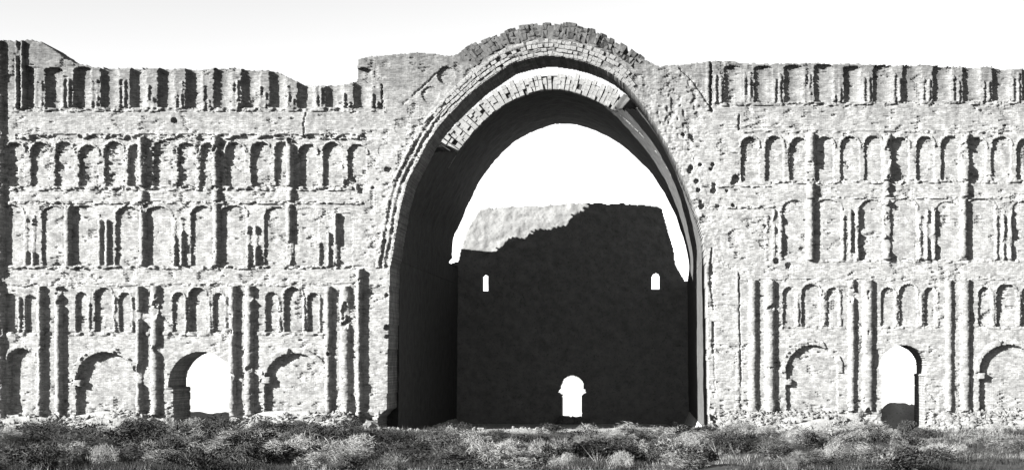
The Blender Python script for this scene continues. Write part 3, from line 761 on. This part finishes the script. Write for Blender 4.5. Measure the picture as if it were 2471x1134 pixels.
def at_ground(px, py):
    """where the line of sight through a pixel meets flat ground"""
    k = (py - VY) / (PX * DIST); t = CAMZ / k
    return CAMX + (px - VX) / (PX * DIST) * t, t - DIST
for (px, py, s_, h_, lb) in [(1112, 1052, 1.1, .9, 'dark bush on the bright bank left of the middle of the arch opening'), (1330, 1050, 1.6, .8, 'wide dark bush on the bank below the low rear door'), (1660, 1052, 2.2, 1.1, 'large dark bush at the right end of the bank below the great arch'),
                             (1700, 1052, 1.5, .9, 'dark bush by the right foot of the great arch'), (700, 1052, 2.4, .9, 'broad dark bush below the left blind arch nearest the great arch'), (2100, 1068, 1.5, .9, 'dark bush just left of the right doorway')]:
    x, y = at_ground(px, py); put_shrub(x, y, s_, h_, lb)
random.seed(21)
n = 0
ZN = [(-99, 'corner buttress'), (-38, 'leftmost blind arch'), (-31, 'left doorway'), (-24, 'blind arch next to the great arch'), (-14, 'left half of the great arch'), (0, 'right half of the great arch'), (13, 'plain wall right of the great arch'), (19, 'right blind arch'), (26, 'right doorway'), (32, 'rightmost blind arch')]
def zone(x, y):
    z = [q[1] for q in ZN if CAMX + (x - CAMX) * DIST / (DIST + y) > q[0]][-1]
    pale = random.random() < (.22 if x < -9 else .58)
    return (('pale dry thorn bush ' if pale else 'low dark scrub bush ') + ('near the wall' if y > -12 else 'in mid thicket' if y > -27 else 'at bottom edge') + ' below the ' + z)
while n < 290:
    x = random.uniform(-44, 46); y = -41.5 + 38.5 * random.random() ** 1.15
    pxs = VX + (x - CAMX) / (DIST + y) * DIST * PX
    if pxs < -20 or pxs > 2490: continue                     # outside the picture
    dens = float(fbm(np.array([x]), np.array([y * 1.0]), 7, 350, 3)[0])
    leftband = (x < -9)
    if dens < (.36 if leftband else .40): continue
    if y > (-14 if abs(x) < 13.5 else -8): continue
    put_shrub(x, y, random.uniform(.9, 2.2), random.uniform(.7, 1.45), zone(x, y)); n += 1

# dry grass and weeds, uncountable
def grass(name, count, m, hmin, hmax, seed, densfn, blades=12):
    rnd = np.random.RandomState(seed); P = []
    while len(P) < count:
        x = rnd.uniform(-45, 47, 4000); y = -42 + 41 * rnd.rand(4000) ** 1.05
        k = densfn(x, y) > rnd.rand(4000); P += list(zip(x[k], y[k]))
    P = np.array(P[:count]); z = ground_z(P[:, 0], P[:, 1])
    B = blades; base = np.repeat(np.column_stack([P, z]), B, 0); N = len(base)
    base[:, :2] += rnd.normal(0, .16, (N, 2))
    ang = rnd.rand(N) * 6.28; h = rnd.uniform(hmin, hmax, N) * np.repeat(rnd.uniform(.6, 1.3, count), B); wd = rnd.uniform(.006, .018, N); lean = rnd.uniform(.1, .7, N)
    side_ = np.column_stack([np.cos(ang), np.sin(ang), 0 * ang]) * wd[:, None]
    la = rnd.rand(N) * 6.28; tip = base + np.column_stack([np.cos(la) * lean * h, np.sin(la) * lean * h, h])
    V = np.stack([base - side_, base + side_, tip], 1).reshape(-1, 3); F = np.arange(len(V)).reshape(-1, 3)
    return obj(name, mesh_np(name, V, F, m))
dfn = lambda x, y: np.clip((fbm(x, y, 3, 360, 3) - .46) / .12, 0.01, 1) * np.where(x < -9, .35, 1) * np.where(y > np.where(np.abs(x) < 13.2, -7.5, -5.0), .16, 1)
dfn2 = lambda x, y: np.clip((fbm(x, y, 5, 370, 3) - .42) / .2, 0.03, 1) * np.where(y > np.where(np.abs(x) < 13.2, -7.5, -5.0), .16, 1)
tag(grass('dry_grass', 3500, M_DRY, .10, .34, 3, dfn), 'pale dry grass and thistle stalks in the foreground', 'grass', kind='stuff')
tag(grass('dark_weeds', 24000, M_LEAF, .12, .5, 4, dfn2), 'dark low weeds between the bushes in the foreground', 'weeds', kind='stuff')
